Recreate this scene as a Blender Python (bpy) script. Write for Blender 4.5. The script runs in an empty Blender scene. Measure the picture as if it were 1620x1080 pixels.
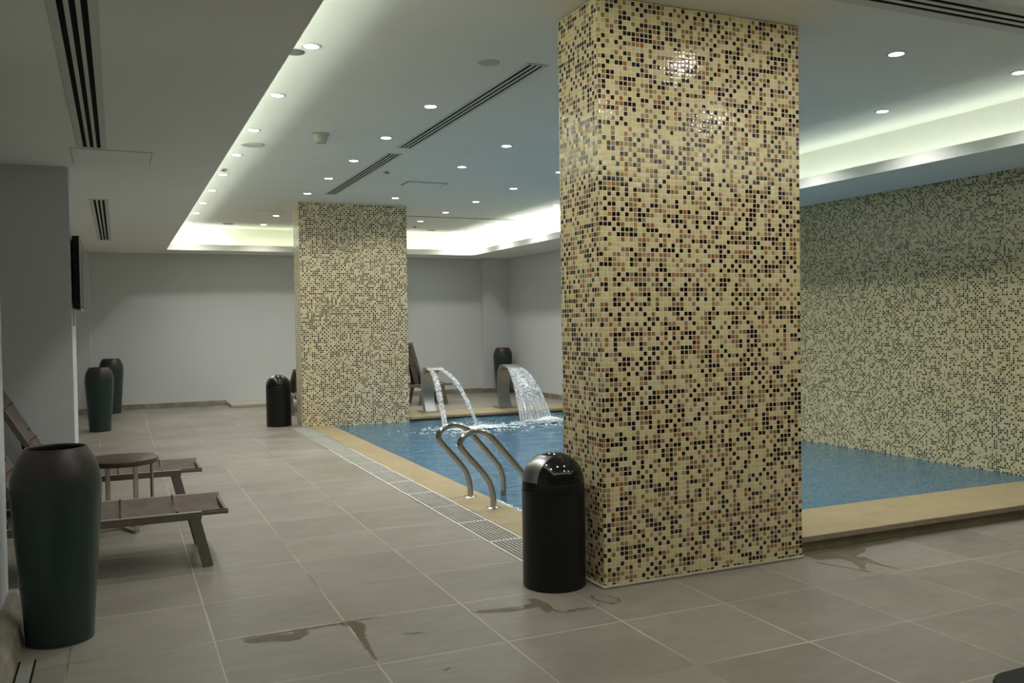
import bpy, bmesh, math, random
from mathutils import Vector, Matrix, noise

random.seed(7)
PI = math.pi
SC = bpy.context.scene
COL = SC.collection

# ------------------------------------------------------------------ helpers
def obj(name, bm, mat, parent=None, smooth=False, loc=None):
    """link a bmesh as one mesh object"""
    me = bpy.data.meshes.new(name)
    bmesh.ops.recalc_face_normals(bm, faces=bm.faces)
    bm.to_mesh(me); bm.free()
    o = bpy.data.objects.new(name, me)
    COL.objects.link(o)
    if mat: me.materials.append(mat)
    if smooth:
        for p in me.polygons: p.use_smooth = True
    if parent: o.parent = parent
    if loc: o.location = loc
    return o

def smooth_angle(o, ang=35):
    me = o.data
    for p in me.polygons: p.use_smooth = True
    me.set_sharp_from_angle(angle=math.radians(ang))
    return o

def empty(name, loc=(0, 0, 0), rz=0):
    o = bpy.data.objects.new(name, None)
    o.empty_display_size = 0.1
    COL.objects.link(o); o.location = loc; o.rotation_euler = (0, 0, rz)
    return o

def tag(o, label=None, cat=None, group=None, kind=None):
    if label: o['label'] = label
    if cat: o['category'] = cat
    if group: o['group'] = group
    if kind: o['kind'] = kind
    return o

def structure(o):
    o['kind'] = 'structure'; return o

def copy_tree(o, parent=None):
    c = o.copy(); COL.objects.link(c); c.parent = parent
    for ch in list(o.children): copy_tree(ch, c)
    return c

def BM(): return bmesh.new()

def box(bm, x0, x1, y0, y1, z0, z1, bev=0.0, seg=2):
    vs = [bm.verts.new((x, y, z)) for x in (x0, x1) for y in (y0, y1) for z in (z0, z1)]
    idx = [(0,1,3,2),(4,6,7,5),(0,4,5,1),(2,3,7,6),(0,2,6,4),(1,5,7,3)]
    fs = [bm.faces.new([vs[i] for i in f]) for f in idx]
    if bev > 0:
        es = list({e for f in fs for e in f.edges})
        bmesh.ops.bevel(bm, geom=es, offset=bev, segments=seg, profile=0.5, affect='EDGES')
    return fs

def quad(bm, pts):
    return bm.faces.new([bm.verts.new(p) for p in pts])

def tube(bm, pts, r, n=16, cap=True):
    """round tube swept along points (parallel transport); r number or list"""
    pts = [Vector(p) for p in pts]
    rs = r if isinstance(r, (list, tuple)) else [r]*len(pts)
    rings = []; nrm = None
    for i, p in enumerate(pts):
        if i == 0: t = pts[1]-pts[0]
        elif i == len(pts)-1: t = pts[-1]-pts[-2]
        else: t = (pts[i+1]-pts[i]).normalized() + (pts[i]-pts[i-1]).normalized()
        t.normalize()
        if nrm is None:
            a = Vector((0,0,1)) if abs(t.z) < .9 else Vector((1,0,0))
            nrm = (a - t*a.dot(t)).normalized()
        else:
            nrm = (nrm - t*nrm.dot(t)).normalized()
        b = t.cross(nrm)
        rings.append([bm.verts.new(p + (nrm*math.cos(2*PI*k/n)+b*math.sin(2*PI*k/n))*rs[i]) for k in range(n)])
    for a, b in zip(rings, rings[1:]):
        for k in range(n):
            bm.faces.new((a[k], a[(k+1)%n], b[(k+1)%n], b[k]))
    if cap:
        bm.faces.new(rings[0][::-1]); bm.faces.new(rings[-1])

def bar(bm, pts, w, h, up=(0,0,1)):
    """rectangular bar swept along points; w sideways, h along up"""
    pts = [Vector(p) for p in pts]; rings = []
    for i, p in enumerate(pts):
        if i == 0: t = pts[1]-pts[0]
        elif i == len(pts)-1: t = pts[-1]-pts[-2]
        else: t = (pts[i+1]-pts[i]).normalized() + (pts[i]-pts[i-1]).normalized()
        t.normalize(); u = Vector(up); s = t.cross(u).normalized(); u = s.cross(t).normalized()
        rings.append([bm.verts.new(p + s*a*w/2 + u*b*h/2) for a, b in ((-1,-1),(1,-1),(1,1),(-1,1))])
    for a, b in zip(rings, rings[1:]):
        for k in range(4): bm.faces.new((a[k], a[(k+1)%4], b[(k+1)%4], b[k]))
    bm.faces.new(rings[0][::-1]); bm.faces.new(rings[-1])

def lathe(bm, prof, n=48, c=(0,0), a0=0, a1=2*PI, cap0=False, cap1=False):
    full = abs(a1-a0-2*PI) < 1e-6
    m = n if full else n+1
    rings = []
    for r, z in prof:
        if r < 1e-6: rings.append([bm.verts.new((c[0], c[1], z))])
        else: rings.append([bm.verts.new((c[0]+r*math.cos(a0+(a1-a0)*k/n), c[1]+r*math.sin(a0+(a1-a0)*k/n), z)) for k in range(m)])
    for a, b in zip(rings, rings[1:]):
        for k in range(n):
            k2 = (k+1) % m
            if len(a) == 1 and len(b) == 1: continue
            if len(a) == 1: bm.faces.new((a[0], b[k2], b[k]))
            elif len(b) == 1: bm.faces.new((a[k], a[k2], b[0]))
            else: bm.faces.new((a[k], a[k2], b[k2], b[k]))
    if cap0 and len(rings[0]) > 2: bm.faces.new(rings[0][::-1])
    if cap1 and len(rings[-1]) > 2: bm.faces.new(rings[-1])

def uv_box(o):
    """UVs in metres: horizontal run on u, height on v"""
    me = o.data; uv = me.uv_layers.new(name='UVMap')
    for p in me.polygons:
        n = p.normal
        for li in p.loop_indices:
            v = me.vertices[me.loops[li].vertex_index].co
            if abs(n.z) > .7: uv.data[li].uv = (v.x, v.y)
            elif abs(n.y) > abs(n.x): uv.data[li].uv = (v.x, v.z)
            else: uv.data[li].uv = (v.y, v.z)

def catmull(pts, k=8):
    P = [Vector(p) for p in pts]; out = []
    Q = [P[0]*2-P[1]] + P + [P[-1]*2-P[-2]]
    for i in range(1, len(Q)-2):
        for j in range(k):
            t = j/k; a,b,c,d = Q[i-1],Q[i],Q[i+1],Q[i+2]
            out.append(.5*((2*b)+(c-a)*t+(2*a-5*b+4*c-d)*t*t+(3*b-a-3*c+d)*t**3))
    out.append(P[-1]); return out

# ---------------------------------------------------------------- materials
def srgb(r, g, b):
    f = lambda c: (c/255/12.92) if c/255 <= .04045 else ((c/255+.055)/1.055)**2.4
    return (f(r), f(g), f(b), 1)

class NT:
    def __init__(s, name):
        s.m = bpy.data.materials.new(name); s.m.use_nodes = True
        s.t = s.m.node_tree; s.t.nodes.clear()
        s.out = s.n('ShaderNodeOutputMaterial')
    def n(s, typ, **kw):
        nd = s.t.nodes.new(typ)
        for k, v in kw.items():
            if k in nd.inputs.keys(): s.put(nd.inputs[k], v)
            else: setattr(nd, k, v)
        return nd
    def put(s, sock, v):
        if isinstance(v, bpy.types.NodeSocket): s.t.links.new(v, sock)
        else: sock.default_value = v
    def math(s, op, a, b=None, c=None):
        nd = s.n('ShaderNodeMath', operation=op)
        s.put(nd.inputs[0], a)
        if b is not None: s.put(nd.inputs[1], b)
        if c is not None: s.put(nd.inputs[2], c)
        return nd.outputs[0]
    def mix(s, fac, a, b, blend='MIX'):
        nd = s.n('ShaderNodeMix', data_type='RGBA', blend_type=blend)
        s.put(nd.inputs[0], fac); s.put(nd.inputs[6], a); s.put(nd.inputs[7], b)
        return nd.outputs[2]
    def ramp(s, fac, stops, interp='LINEAR'):
        nd = s.n('ShaderNodeValToRGB'); cr = nd.color_ramp; cr.interpolation = interp
        while len(cr.elements) < len(stops): cr.elements.new(1)
        for e, (p, c) in zip(cr.elements, stops):
            e.position = p; e.color = c if len(c) == 4 else (*c, 1)
        s.put(nd.inputs[0], fac); return nd.outputs[0]
    def noise(s, vec, scale, detail=3, rough=.5, dim='3D'):
        nd = s.n('ShaderNodeTexNoise', noise_dimensions=dim)
        if vec is not None: s.put(nd.inputs['Vector'], vec)
        nd.inputs['Scale'].default_value = scale; nd.inputs['Detail'].default_value = detail
        nd.inputs['Roughness'].default_value = rough
        return nd.outputs[0]
    def bsdf(s, col, rough=.5, metal=0, spec=.5, normal=None, coat=0):
        b = s.n('ShaderNodeBsdfPrincipled')
        s.put(b.inputs['Base Color'], col); s.put(b.inputs['Roughness'], rough)
        s.put(b.inputs['Metallic'], metal); s.put(b.inputs['Specular IOR Level'], spec)
        if coat: s.put(b.inputs['Coat Weight'], coat); b.inputs['Coat Roughness'].default_value = .05
        if normal is not None: s.put(b.inputs['Normal'], normal)
        s.t.links.new(b.outputs[0], s.out.inputs[0]); return b
    def bump(s, h, strength=.3, dist=.01, normal=None):
        nd = s.n('ShaderNodeBump'); nd.inputs['Strength'].default_value = strength
        nd.inputs['Distance'].default_value = dist; s.put(nd.inputs['Height'], h)
        if normal is not None: s.put(nd.inputs['Normal'], normal)
        return nd.outputs[0]
    def obco(s): return s.n('ShaderNodeTexCoord').outputs['Object']

def plain(name, col, rough=.5, metal=0, spec=.5, var=0.0, vscale=6, bump=0.0, bscale=40, coat=0):
    t = NT(name); co = t.obco()
    c = col
    if var:
        n_ = t.noise(co, vscale, 4, .6)
        lo = tuple(max(0, x*(1-var)) for x in col[:3])+(1,); hi = tuple(min(1, x*(1+var)) for x in col[:3])+(1,)
        c = t.ramp(n_, [(.3, lo), (.7, hi)])
    nm = t.bump(t.noise(co, bscale, 3), bump, .005) if bump else None
    t.bsdf(c, rough, metal, spec, nm, coat); return t.m

M = {}
M['ceiling'] = plain('ceiling_paint', srgb(236, 237, 229), .85, 0, .2, .02, 1.5)
M['wall'] = plain('grey_wall_paint', srgb(208, 211, 212), .8, 0, .25, .02, 1.2)
M['white'] = plain('white_enamel', srgb(205, 205, 198), .5, 0, .4, .02, 3)
M['offwhite'] = plain('aged_white_plastic', srgb(185, 184, 172), .5, 0, .4, .03, 8)
M['greydisc'] = plain('grey_grille', srgb(105, 108, 102), .6, 0, .3, .05, 60)
M['black_slot'] = plain('slot_darkness', (.006, .006, .005, 1), .8, 0, .1, .2, 20)
M['dark_trench'] = plain('trench_concrete', (.015, .014, .012, 1), .8, 0, .1, .3, 8)
M['black_gloss'] = plain('black_lacquered_steel', (.006, .006, .006, 1), .09, 0, .5, .1, 5)
M['black_satin'] = plain('black_satin_steel', (.0055, .006, .0055, 1), .38, 0, .35, .15, 5)
M['black_plastic'] = plain('black_plastic', (.004, .004, .004, 1), .45, 0, .3, .2, 20)
M['screen'] = plain('screen_glass', (.02, .02, .022, 1), .05, 0, .8, .05, 2)
M['steel'] = plain('brushed_steel', srgb(160, 160, 157), .38, 1, .5, .06, 15)
M['chrome'] = plain('polished_steel', srgb(180, 174, 166), .16, 1, .5, .05, 12)
M['flap'] = plain('brushed_flap', srgb(165, 165, 165), .3, 1, .5, .1, 30)
M['grate'] = plain('grate_plastic', srgb(190, 188, 178), .5, 0, .4, .12, 9)
M['cover'] = plain('grey_cover_plate', srgb(146, 147, 138), .5, 0, .4, .1, 7)
M['coping_base'] = plain('coping_plinth', srgb(128, 116, 88), .6, 0, .3, .18, 7)
M['lounger_metal'] = plain('taupe_painted_metal', srgb(104, 98, 88), .45, .0, .4, .05, 9)
M['table_wood'] = plain('dark_table_top', srgb(72, 54, 46), .35, 0, .5, .18, 14)
M['table_metal'] = plain('table_leg_metal', srgb(176, 173, 163), .4, .7, .5, .08, 12)
M['rubber'] = plain('dark_rubber', srgb(44, 44, 43), .7, 0, .2, .1, 30)
M['mortar'] = plain('mortar', srgb(176, 168, 152), .8, 0, .2, .15, 30, .5, 50)
M['ledge'] = plain('ledge_paint', srgb(176, 172, 156), .7, 0, .3, .06, 5)
M['foam'] = plain('water_foam', (.82, .88, .9, 1), .35, 0, .5, .06, 20)

def emit(name, col, strength):
    t = NT(name); e = t.n('ShaderNodeEmission'); e.inputs[0].default_value = col; e.inputs[1].default_value = strength
    t.t.links.new(e.outputs[0], t.out.inputs[0]); return t.m
M['lamp'] = emit('lamp_lens', (1, .98, .98, 1), 22)

def floor_mat():
    t = NT('stone_floor_tiles'); co = t.obco()
    sp = t.n('ShaderNodeSeparateXYZ'); t.put(sp.inputs[0], co)
    P = .6
    u = t.math('DIVIDE', t.math('SUBTRACT', sp.outputs[0], .973-12), P)
    v = t.math('DIVIDE', t.math('SUBTRACT', sp.outputs[1], 3.605-12), P)
    fu, fv = t.math('FRACT', u), t.math('FRACT', v)
    du = t.math('MINIMUM', fu, t.math('SUBTRACT', 1, fu)); dv = t.math('MINIMUM', fv, t.math('SUBTRACT', 1, fv))
    d = t.math('MULTIPLY', t.math('MINIMUM', du, dv), P)
    wob = t.math('MULTIPLY', t.math('SUBTRACT', t.noise(co, 25, 3), .5), .002)
    grout = t.n('ShaderNodeMapRange', interpolation_type='SMOOTHSTEP')
    t.put(grout.inputs[0], t.math('ADD', d, wob)); grout.inputs[1].default_value = .0024; grout.inputs[2].default_value = .0055
    grout.inputs[3].default_value = 1; grout.inputs[4].default_value = 0
    cell = t.n('ShaderNodeCombineXYZ'); t.put(cell.inputs[0], t.math('FLOOR', u)); t.put(cell.inputs[1], t.math('FLOOR', v))
    wn = t.n('ShaderNodeTexWhiteNoise', noise_dimensions='2D'); t.put(wn.inputs['Vector'], cell.outputs[0])
    # streaky stone: stretched noise shifted per tile
    mp = t.n('ShaderNodeVectorMath', operation='MULTIPLY_ADD'); t.put(mp.inputs[0], wn.outputs['Color']); mp.inputs[1].default_value = (9, 9, 9); t.put(mp.inputs[2], co)
    st = t.n('ShaderNodeVectorMath', operation='MULTIPLY'); t.put(st.inputs[0], mp.outputs[0]); st.inputs[1].default_value = (.7, 2.2, 1)
    n1 = t.noise(st.outputs[0], 2.2, 6, .6); n2 = t.noise(st.outputs[0], 11, 4, .6); n3 = t.noise(co, .55, 2)
    base = t.ramp(n1, [(.28, srgb(116, 110, 99)), (.5, srgb(139, 133, 122)), (.72, srgb(157, 151, 138))])
    base = t.mix(.5, base, t.ramp(n2, [(.3, srgb(116, 111, 101)), (.7, srgb(156, 150, 138))]))
    base = t.mix(.35, base, t.ramp(wn.outputs['Value'], [(0, srgb(120, 114, 104)), (1, srgb(156, 150, 138))]))
    base = t.mix(.25, base, t.ramp(n3, [(.35, srgb(116, 110, 99)), (.65, srgb(154, 147, 135))]))
    gc = t.ramp(t.noise(co, 1.3, 3), [(.33, srgb(104, 95, 80)), (.42, srgb(158, 151, 136)), (.62, srgb(184, 177, 160))])
    col = t.mix(grout.outputs[0], base, gc)
    rough = t.ramp(t.noise(co, 1.7, 4), [(.3, (.30,)*3), (.7, (.5,)*3)])
    h = t.math('SUBTRACT', t.math('MULTIPLY', n2, .25), grout.outputs[0])
    t.bsdf(col, rough, 0, .4, t.bump(h, .35, .0018)); return t.m
M['floor'] = floor_mat()

def mosaic_mat(name, pitch, stops, grout_col, rough=.09, dome=.55, seed=0.0, glint=.5, gw=.055, alt=.7):
    t = NT(name)
    uv = t.n('ShaderNodeUVMap').outputs[0]
    sp = t.n('ShaderNodeSeparateXYZ'); t.put(sp.inputs[0], uv)
    u = t.math('ADD', t.math('DIVIDE', sp.outputs[0], pitch), 1000+seed); v = t.math('ADD', t.math('DIVIDE', sp.outputs[1], pitch), 1000)
    fu, fv = t.math('FRACT', u), t.math('FRACT', v)
    du = t.math('MINIMUM', fu, t.math('SUBTRACT', 1, fu)); dv = t.math('MINIMUM', fv, t.math('SUBTRACT', 1, fv))
    d = t.math('MINIMUM', du, dv)
    g = t.n('ShaderNodeMapRange', interpolation_type='SMOOTHSTEP'); t.put(g.inputs[0], d)
    g.inputs[1].default_value = gw; g.inputs[2].default_value = gw+.045; g.inputs[3].default_value = 1; g.inputs[4].default_value = 0
    cell = t.n('ShaderNodeCombineXYZ'); t.put(cell.inputs[0], t.math('FLOOR', u)); t.put(cell.inputs[1], t.math('FLOOR', v)); cell.inputs[2].default_value = seed
    wn = t.n('ShaderNodeTexWhiteNoise', noise_dimensions='3D'); t.put(wn.inputs['Vector'], cell.outputs[0])
    par = t.math('MODULO', t.math('ADD', t.math('FLOOR', u), t.math('FLOOR', v)), 2)      # dark and light tend to alternate
    wv = wn.outputs['Value']
    va = t.math('MULTIPLY', wv, alt); vb = t.math('MULTIPLY_ADD', wv, .86, .14)
    val = t.math('ADD', t.math('MULTIPLY', va, t.math('SUBTRACT', 1, par)), t.math('MULTIPLY', vb, par))
    col = t.ramp(val, stops, 'CONSTANT')
    s2 = t.n('ShaderNodeSeparateColor'); t.put(s2.inputs[0], wn.outputs['Color'])
    hs = t.n('ShaderNodeHueSaturation'); t.put(hs.inputs['Color'], col)
    t.put(hs.inputs['Value'], t.math('MULTIPLY_ADD', s2.outputs[0], .3, .85)); t.put(hs.inputs['Saturation'], t.math('MULTIPLY_ADD', s2.outputs[1], .4, .8))
    t.put(hs.inputs['Hue'], t.math('MULTIPLY_ADD', s2.outputs[2], .016, .493))
    colr = t.mix(g.outputs[0], hs.outputs[0], grout_col)
    # cushioned glass tile with its own small tilt
    cu = t.math('SUBTRACT', fu, .5); cv = t.math('SUBTRACT', fv, .5)
    r2 = t.math('ADD', t.math('POWER', t.math('ABSOLUTE', t.math('MULTIPLY', cu, 2)), 4), t.math('POWER', t.math('ABSOLUTE', t.math('MULTIPLY', cv, 2)), 4))
    tilt = t.math('ADD', t.math('MULTIPLY', cu, t.math('SUBTRACT', s2.outputs[0], .5)), t.math('MULTIPLY', cv, t.math('SUBTRACT', s2.outputs[1], .5)))
    h = t.math('ADD', t.math('MULTIPLY', r2, -.18), t.math('MULTIPLY', tilt, glint))
    h = t.math('SUBTRACT', h, t.math('MULTIPLY', g.outputs[0], .5))
    ro = t.math('MULTIPLY_ADD', g.outputs[0], .5, rough)
    t.bsdf(colr, ro, 0, .5, t.bump(h, dome, .0035)); return t.m
CR = [(0, srgb(40, 26, 21)), (.14, srgb(28, 19, 18)), (.265, srgb(158, 112, 78)), (.35, srgb(140, 118, 80)), (.43, srgb(164, 136, 100)), (.48, srgb(204, 190, 142)), (.68, srgb(200, 189, 136)), (.86, srgb(208, 192, 148))]
M['mosaic_near'] = mosaic_mat('gold_mosaic_near', .027, CR, srgb(222, 208, 176), seed=3, gw=.06, alt=.66)
CB = [(0, srgb(26, 18, 15)), (.15, srgb(20, 14, 14)), (.27, srgb(140, 112, 80)), (.34, srgb(122, 106, 72)), (.43, srgb(158, 138, 102)), (.48, srgb(210, 196, 156)), (.68, srgb(206, 195, 150)), (.86, srgb(214, 198, 160))]
M['mosaic_far'] = mosaic_mat('gold_mosaic_far', .0287, CB, srgb(222, 208, 174), seed=17, gw=.12, alt=.58)
CW = [(0, srgb(32, 28, 18)), (.12, srgb(26, 25, 20)), (.21, srgb(92, 84, 58)), (.31, srgb(134, 126, 86)), (.38, srgb(198, 183, 140)), (.7, srgb(192, 179, 134)), (.88, srgb(202, 187, 146))]
M['mosaic_wall'] = mosaic_mat('gold_mosaic_wall', .0215, CW, srgb(196, 188, 150), seed=31, gw=.1, alt=.64)
CP = [(0, srgb(118, 172, 204)), (.3, srgb(106, 160, 198)), (.6, srgb(132, 182, 210)), (.85, srgb(98, 150, 190))]
M['pool_tile'] = mosaic_mat('blue_pool_mosaic', .05, CP, srgb(150, 190, 205), rough=.3, dome=.2, seed=5, glint=.1)

def stone_mat():
    t = NT('beige_coping_stone'); co = t.obco()
    n1 = t.noise(co, 2.5, 6, .6); n2 = t.noise(co, 9, 4)
    c = t.ramp(n1, [(.3, srgb(152, 137, 104)), (.5, srgb(158, 144, 111)), (.7, srgb(165, 151, 119))])
    c = t.mix(.3, c, t.ramp(n2, [(.35, srgb(154, 138, 104)), (.65, srgb(174, 159, 128))]))
    sp = t.n('ShaderNodeSeparateXYZ'); t.put(sp.inputs[0], co)
    def joint(s, p, off):
        f = t.math('FRACT', t.math('DIVIDE', t.math('ADD', s, off), p))
        return t.math('LESS_THAN', f, .003/p)
    rough = t.ramp(t.noise(co, 3.1, 4), [(.38, (.38,)*3), (.62, (.5,)*3)])
    t.bsdf(c, rough, 0, .25, t.bump(n2, .12, .004)); return t.m
M['stone'] = stone_mat()
M['stone_edge'] = plain('rough_stone_edge', srgb(150, 134, 116), .7, 0, .3, .16, 22, .4, 60)

def base_tile():
    t = NT('skirting_stone'); co = t.obco()
    n1 = t.noise(co, 6, 5, .6)
    c = t.ramp(n1, [(.3, srgb(116, 112, 98)), (.5, srgb(146, 140, 124)), (.7, srgb(166, 160, 144))])
    t.bsdf(c, .45, 0, .4); return t.m
M['skirting'] = base_tile()

def vase_mat():
    t = NT('green_glaze'); co = t.obco()
    sp = t.n('ShaderNodeSeparateXYZ'); t.put(sp.inputs[0], co)
    z = t.math('ADD', sp.outputs[2], t.math('MULTIPLY', t.math('SUBTRACT', t.noise(co, 5, 4), .5), .16))
    c = t.ramp(z, [(0, srgb(46, 58, 54)), (.45, srgb(38, 58, 52)), (.72, srgb(42, 55, 50)), (.80, srgb(54, 46, 43)), (.86, srgb(62, 50, 48)), (1, srgb(52, 42, 40))])
    ro = t.ramp(sp.outputs[2], [(.6, (.3,)*3), (.8, (.42,)*3)])
    t.bsdf(c, ro, 0, .4, t.bump(t.noise(co, 14, 3), .08, .01)); return t.m
M['vase'] = vase_mat()

def sling_mat():
    t = NT('taupe_textilene'); co = t.obco()
    w = t.n('ShaderNodeTexWave', wave_type='BANDS', bands_direction='Y'); t.put(w.inputs['Vector'], co); w.inputs['Scale'].default_value = 160
    c = t.mix(.25, t.ramp(t.noise(co, 8, 4), [(.3, srgb(108, 98, 91)), (.7, srgb(122, 112, 104))]), w.outputs[0], 'MULTIPLY')
    t.bsdf(c, .85, 0, .12, t.bump(w.outputs[0], .15, .001)); return t.m
M['sling'] = sling_mat()
M['trim_strip'] = plain('pale_taupe_strip', srgb(140, 134, 124), .4, 0, .4, .05, 9)
M['seam'] = plain('dark_seam', srgb(74, 66, 60), .8, 0, .1, .1, 20)

def water_mat():
    t = NT('pool_water'); co = t.obco()
    st = t.n('ShaderNodeVectorMath', operation='MULTIPLY'); t.put(st.inputs[0], co); st.inputs[1].default_value = (1, 1.6, 1)
    n1 = t.noise(st.outputs[0], 5.5, 3, .55); n2 = t.noise(st.outputs[0], 17, 3, .5)
    h = t.math('ADD', n1, t.math('MULTIPLY', n2, .3))
    nm = t.bump(h, .75, .035)
    tr = t.n('ShaderNodeBsdfTransparent'); tr.inputs[0].default_value = (.52, .73, .85, 1)
    df = t.n('ShaderNodeBsdfDiffuse'); df.inputs[0].default_value = (.125, .30, .45, 1); t.put(df.inputs['Normal'], nm)
    body = t.n('ShaderNodeMixShader'); body.inputs[0].default_value = .45
    t.t.links.new(tr.outputs[0], body.inputs[1]); t.t.links.new(df.outputs[0], body.inputs[2])
    gl = t.n('ShaderNodeBsdfGlossy'); gl.inputs['Roughness'].default_value = .08; gl.inputs[0].default_value = (.9, .95, 1, 1); t.put(gl.inputs['Normal'], nm)
    fr = t.n('ShaderNodeFresnel'); fr.inputs[0].default_value = 1.33; t.put(fr.inputs[1], nm)
    mx = t.n('ShaderNodeMixShader'); t.put(mx.inputs[0], t.math('MULTIPLY', fr.outputs[0], 1.0))
    t.t.links.new(body.outputs[0], mx.inputs[1]); t.t.links.new(gl.outputs[0], mx.inputs[2])
    t.t.links.new(mx.outputs[0], t.out.inputs[0]); return t.m
M['water'] = water_mat()

def film_mat(name, tint, white, wcol=(.8, .86, .9, 1), fmin=0.0):
    """thin clear water: tinted transparency, some scattering, sharp gloss"""
    t = NT(name); co = t.obco()
    tr = t.n('ShaderNodeBsdfTransparent'); tr.inputs[0].default_value = tint
    df = t.n('ShaderNodeBsdfDiffuse'); df.inputs[0].default_value = wcol
    a = t.n('ShaderNodeMixShader')
    if white: t.put(a.inputs[0], t.ramp(t.noise(co, 22, 4, .65), [(.4, (white*.3,)*3), (.62, (white*1.7,)*3)]))
    else: a.inputs[0].default_value = 0
    t.t.links.new(tr.outputs[0], a.inputs[1]); t.t.links.new(df.outputs[0], a.inputs[2])
    gl = t.n('ShaderNodeBsdfGlossy'); gl.inputs['Roughness'].default_value = .05
    fr = t.n('ShaderNodeFresnel'); fr.inputs[0].default_value = 1.33
    mx = t.n('ShaderNodeMixShader'); t.put(mx.inputs[0], t.math('MAXIMUM', fr.outputs[0], fmin))
    t.t.links.new(a.outputs[0], mx.inputs[1]); t.t.links.new(gl.outputs[0], mx.inputs[2])
    t.t.links.new(mx.outputs[0], t.out.inputs[0]); return t.m
M['film'] = film_mat('wet_film', (.86, .83, .77, 1), 0)
def jet_mat():
    t = NT('falling_water')
    uv = t.n('ShaderNodeUVMap').outputs[0]
    sc = t.n('ShaderNodeVectorMath', operation='MULTIPLY'); t.put(sc.inputs[0], uv); sc.inputs[1].default_value = (34, 3.5, 1)
    n1 = t.noise(sc.outputs[0], 1.0, 3, .6)
    tr = t.n('ShaderNodeBsdfTransparent'); tr.inputs[0].default_value = (.93, .95, .96, 1)
    df = t.n('ShaderNodeBsdfDiffuse'); df.inputs[0].default_value = (.8, .86, .9, 1)
    gl = t.n('ShaderNodeBsdfGlossy'); gl.inputs['Roughness'].default_value = .25
    a = t.n('ShaderNodeMixShader'); t.put(a.inputs[0], t.ramp(n1, [(.38, (.06,)*3), (.62, (.6,)*3)]))
    t.t.links.new(tr.outputs[0], a.inputs[1]); t.t.links.new(df.outputs[0], a.inputs[2])
    mx = t.n('ShaderNodeMixShader'); mx.inputs[0].default_value = .1
    t.t.links.new(a.outputs[0], mx.inputs[1]); t.t.links.new(gl.outputs[0], mx.inputs[2])
    t.t.links.new(mx.outputs[0], t.out.inputs[0]); return t.m
M['jet'] = jet_mat()
M['strand'] = film_mat('water_strand', (.9, .93, .95, 1), .55, fmin=.12)

# ------------------------------------------------------------ the room shell
ZS, ZC = 2.75, 3.168            # soffit and raised ceiling
XL, XR = -2.4, 7.42             # recess wall, right wall
YB = 16.85                      # far wall
YF = -2.4                       # wall behind the camera
TX0, TX1, TY0, TY1 = .79, 6.37, 1.0, 16.0   # opening of the raised tray
CV = .27                        # depth of the light cove

bm = BM()
def fl(x0, x1, y0, y1): quad(bm, [(x0,y0,0),(x1,y0,0),(x1,y1,0),(x0,y1,0)])
fl(XL-.1, XR, YF, 4.165)
fl(XL-.1, 2.175, 4.165, YB+.05)
fl(2.175, 2.44, 4.165, 4.48)
fl(2.44, XR, 4.165, 4.57)
fl(2.175, XR, 12.52, YB+.05)
structure(obj('floor', bm, M['floor']))

# soffit ring, cove ledges and lips, raised slab
bm = BM()
o1 = (XL-.1, XR+.1, YF-.1, YB+.1)
def ring(x0,x1,y0,y1, X0,X1,Y0,Y1, z0, z1):
    box(bm, X0, x0, Y0, Y1, z0, z1); box(bm, x1, X1, Y0, Y1, z0, z1)
    box(bm, x0, x1, Y0, y0, z0, z1); box(bm, x0, x1, y1, Y1, z0, z1)
ring(TX0,TX1,TY0,TY1, *o1, ZS, ZS+.03)
ring(TX0,TX1,TY0,TY1, TX0-.025,TX1+.025,TY0-.025,TY1+.025, ZS+.03, ZS+.1)
ring(TX0-CV,TX1+CV,TY0-CV,TY1+CV, TX0-CV-.05,TX1+CV+.05,TY0-CV-.05,TY1+CV+.05, ZS+.03, ZC+.05)
box(bm, TX0-CV-.05, TX1+CV+.05, TY0-CV-.05, TY1+CV+.05, ZC, ZC+.05)
structure(obj('ceiling', bm, M['ceiling']))

def wall(name, x0, x1, y0, y1, z0=0, z1=ZS, mat='wall'):
    b = BM(); box(b, x0, x1, y0, y1, z0, z1); return structure(obj(name, b, M[mat]))
wall('wall_front', XL-.1, XR+.1, YF-.1, YF)
b = BM()                                   # far wall with its shallow steps
box(b, -1.3, XR+.1, YB, YB+.1, 0, ZS)
box(b, 6.86, XR, 16.68, YB, 0, ZS)
box(b, -1.3, -.42, 16.42, YB, 0, ZS)
structure(obj('wall_back', b, M['wall']))
b = BM()
box(b, XL-.1, -.52, YF, 4.95, 0, ZS)       # near left pier, recess, middle pier, far recess
structure(obj('wall_left_near', b, M['wall']))
wall('wall_left_recess', XL-.1, XL, 4.95, 8.0)
wall('wall_left_pier', XL-.1, -.338, 8.0, 8.72)
wall('wall_left_far', -1.4, -1.3, 8.72, YB)
wall('wall_right', XR, XR+.1, 12.9, YB+.1)
wm = wall('wall_right_mosaic', XR-.015, XR+.1, YF, 12.9, -1.35, ZS, 'mosaic_wall'); uv_box(wm)

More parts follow.
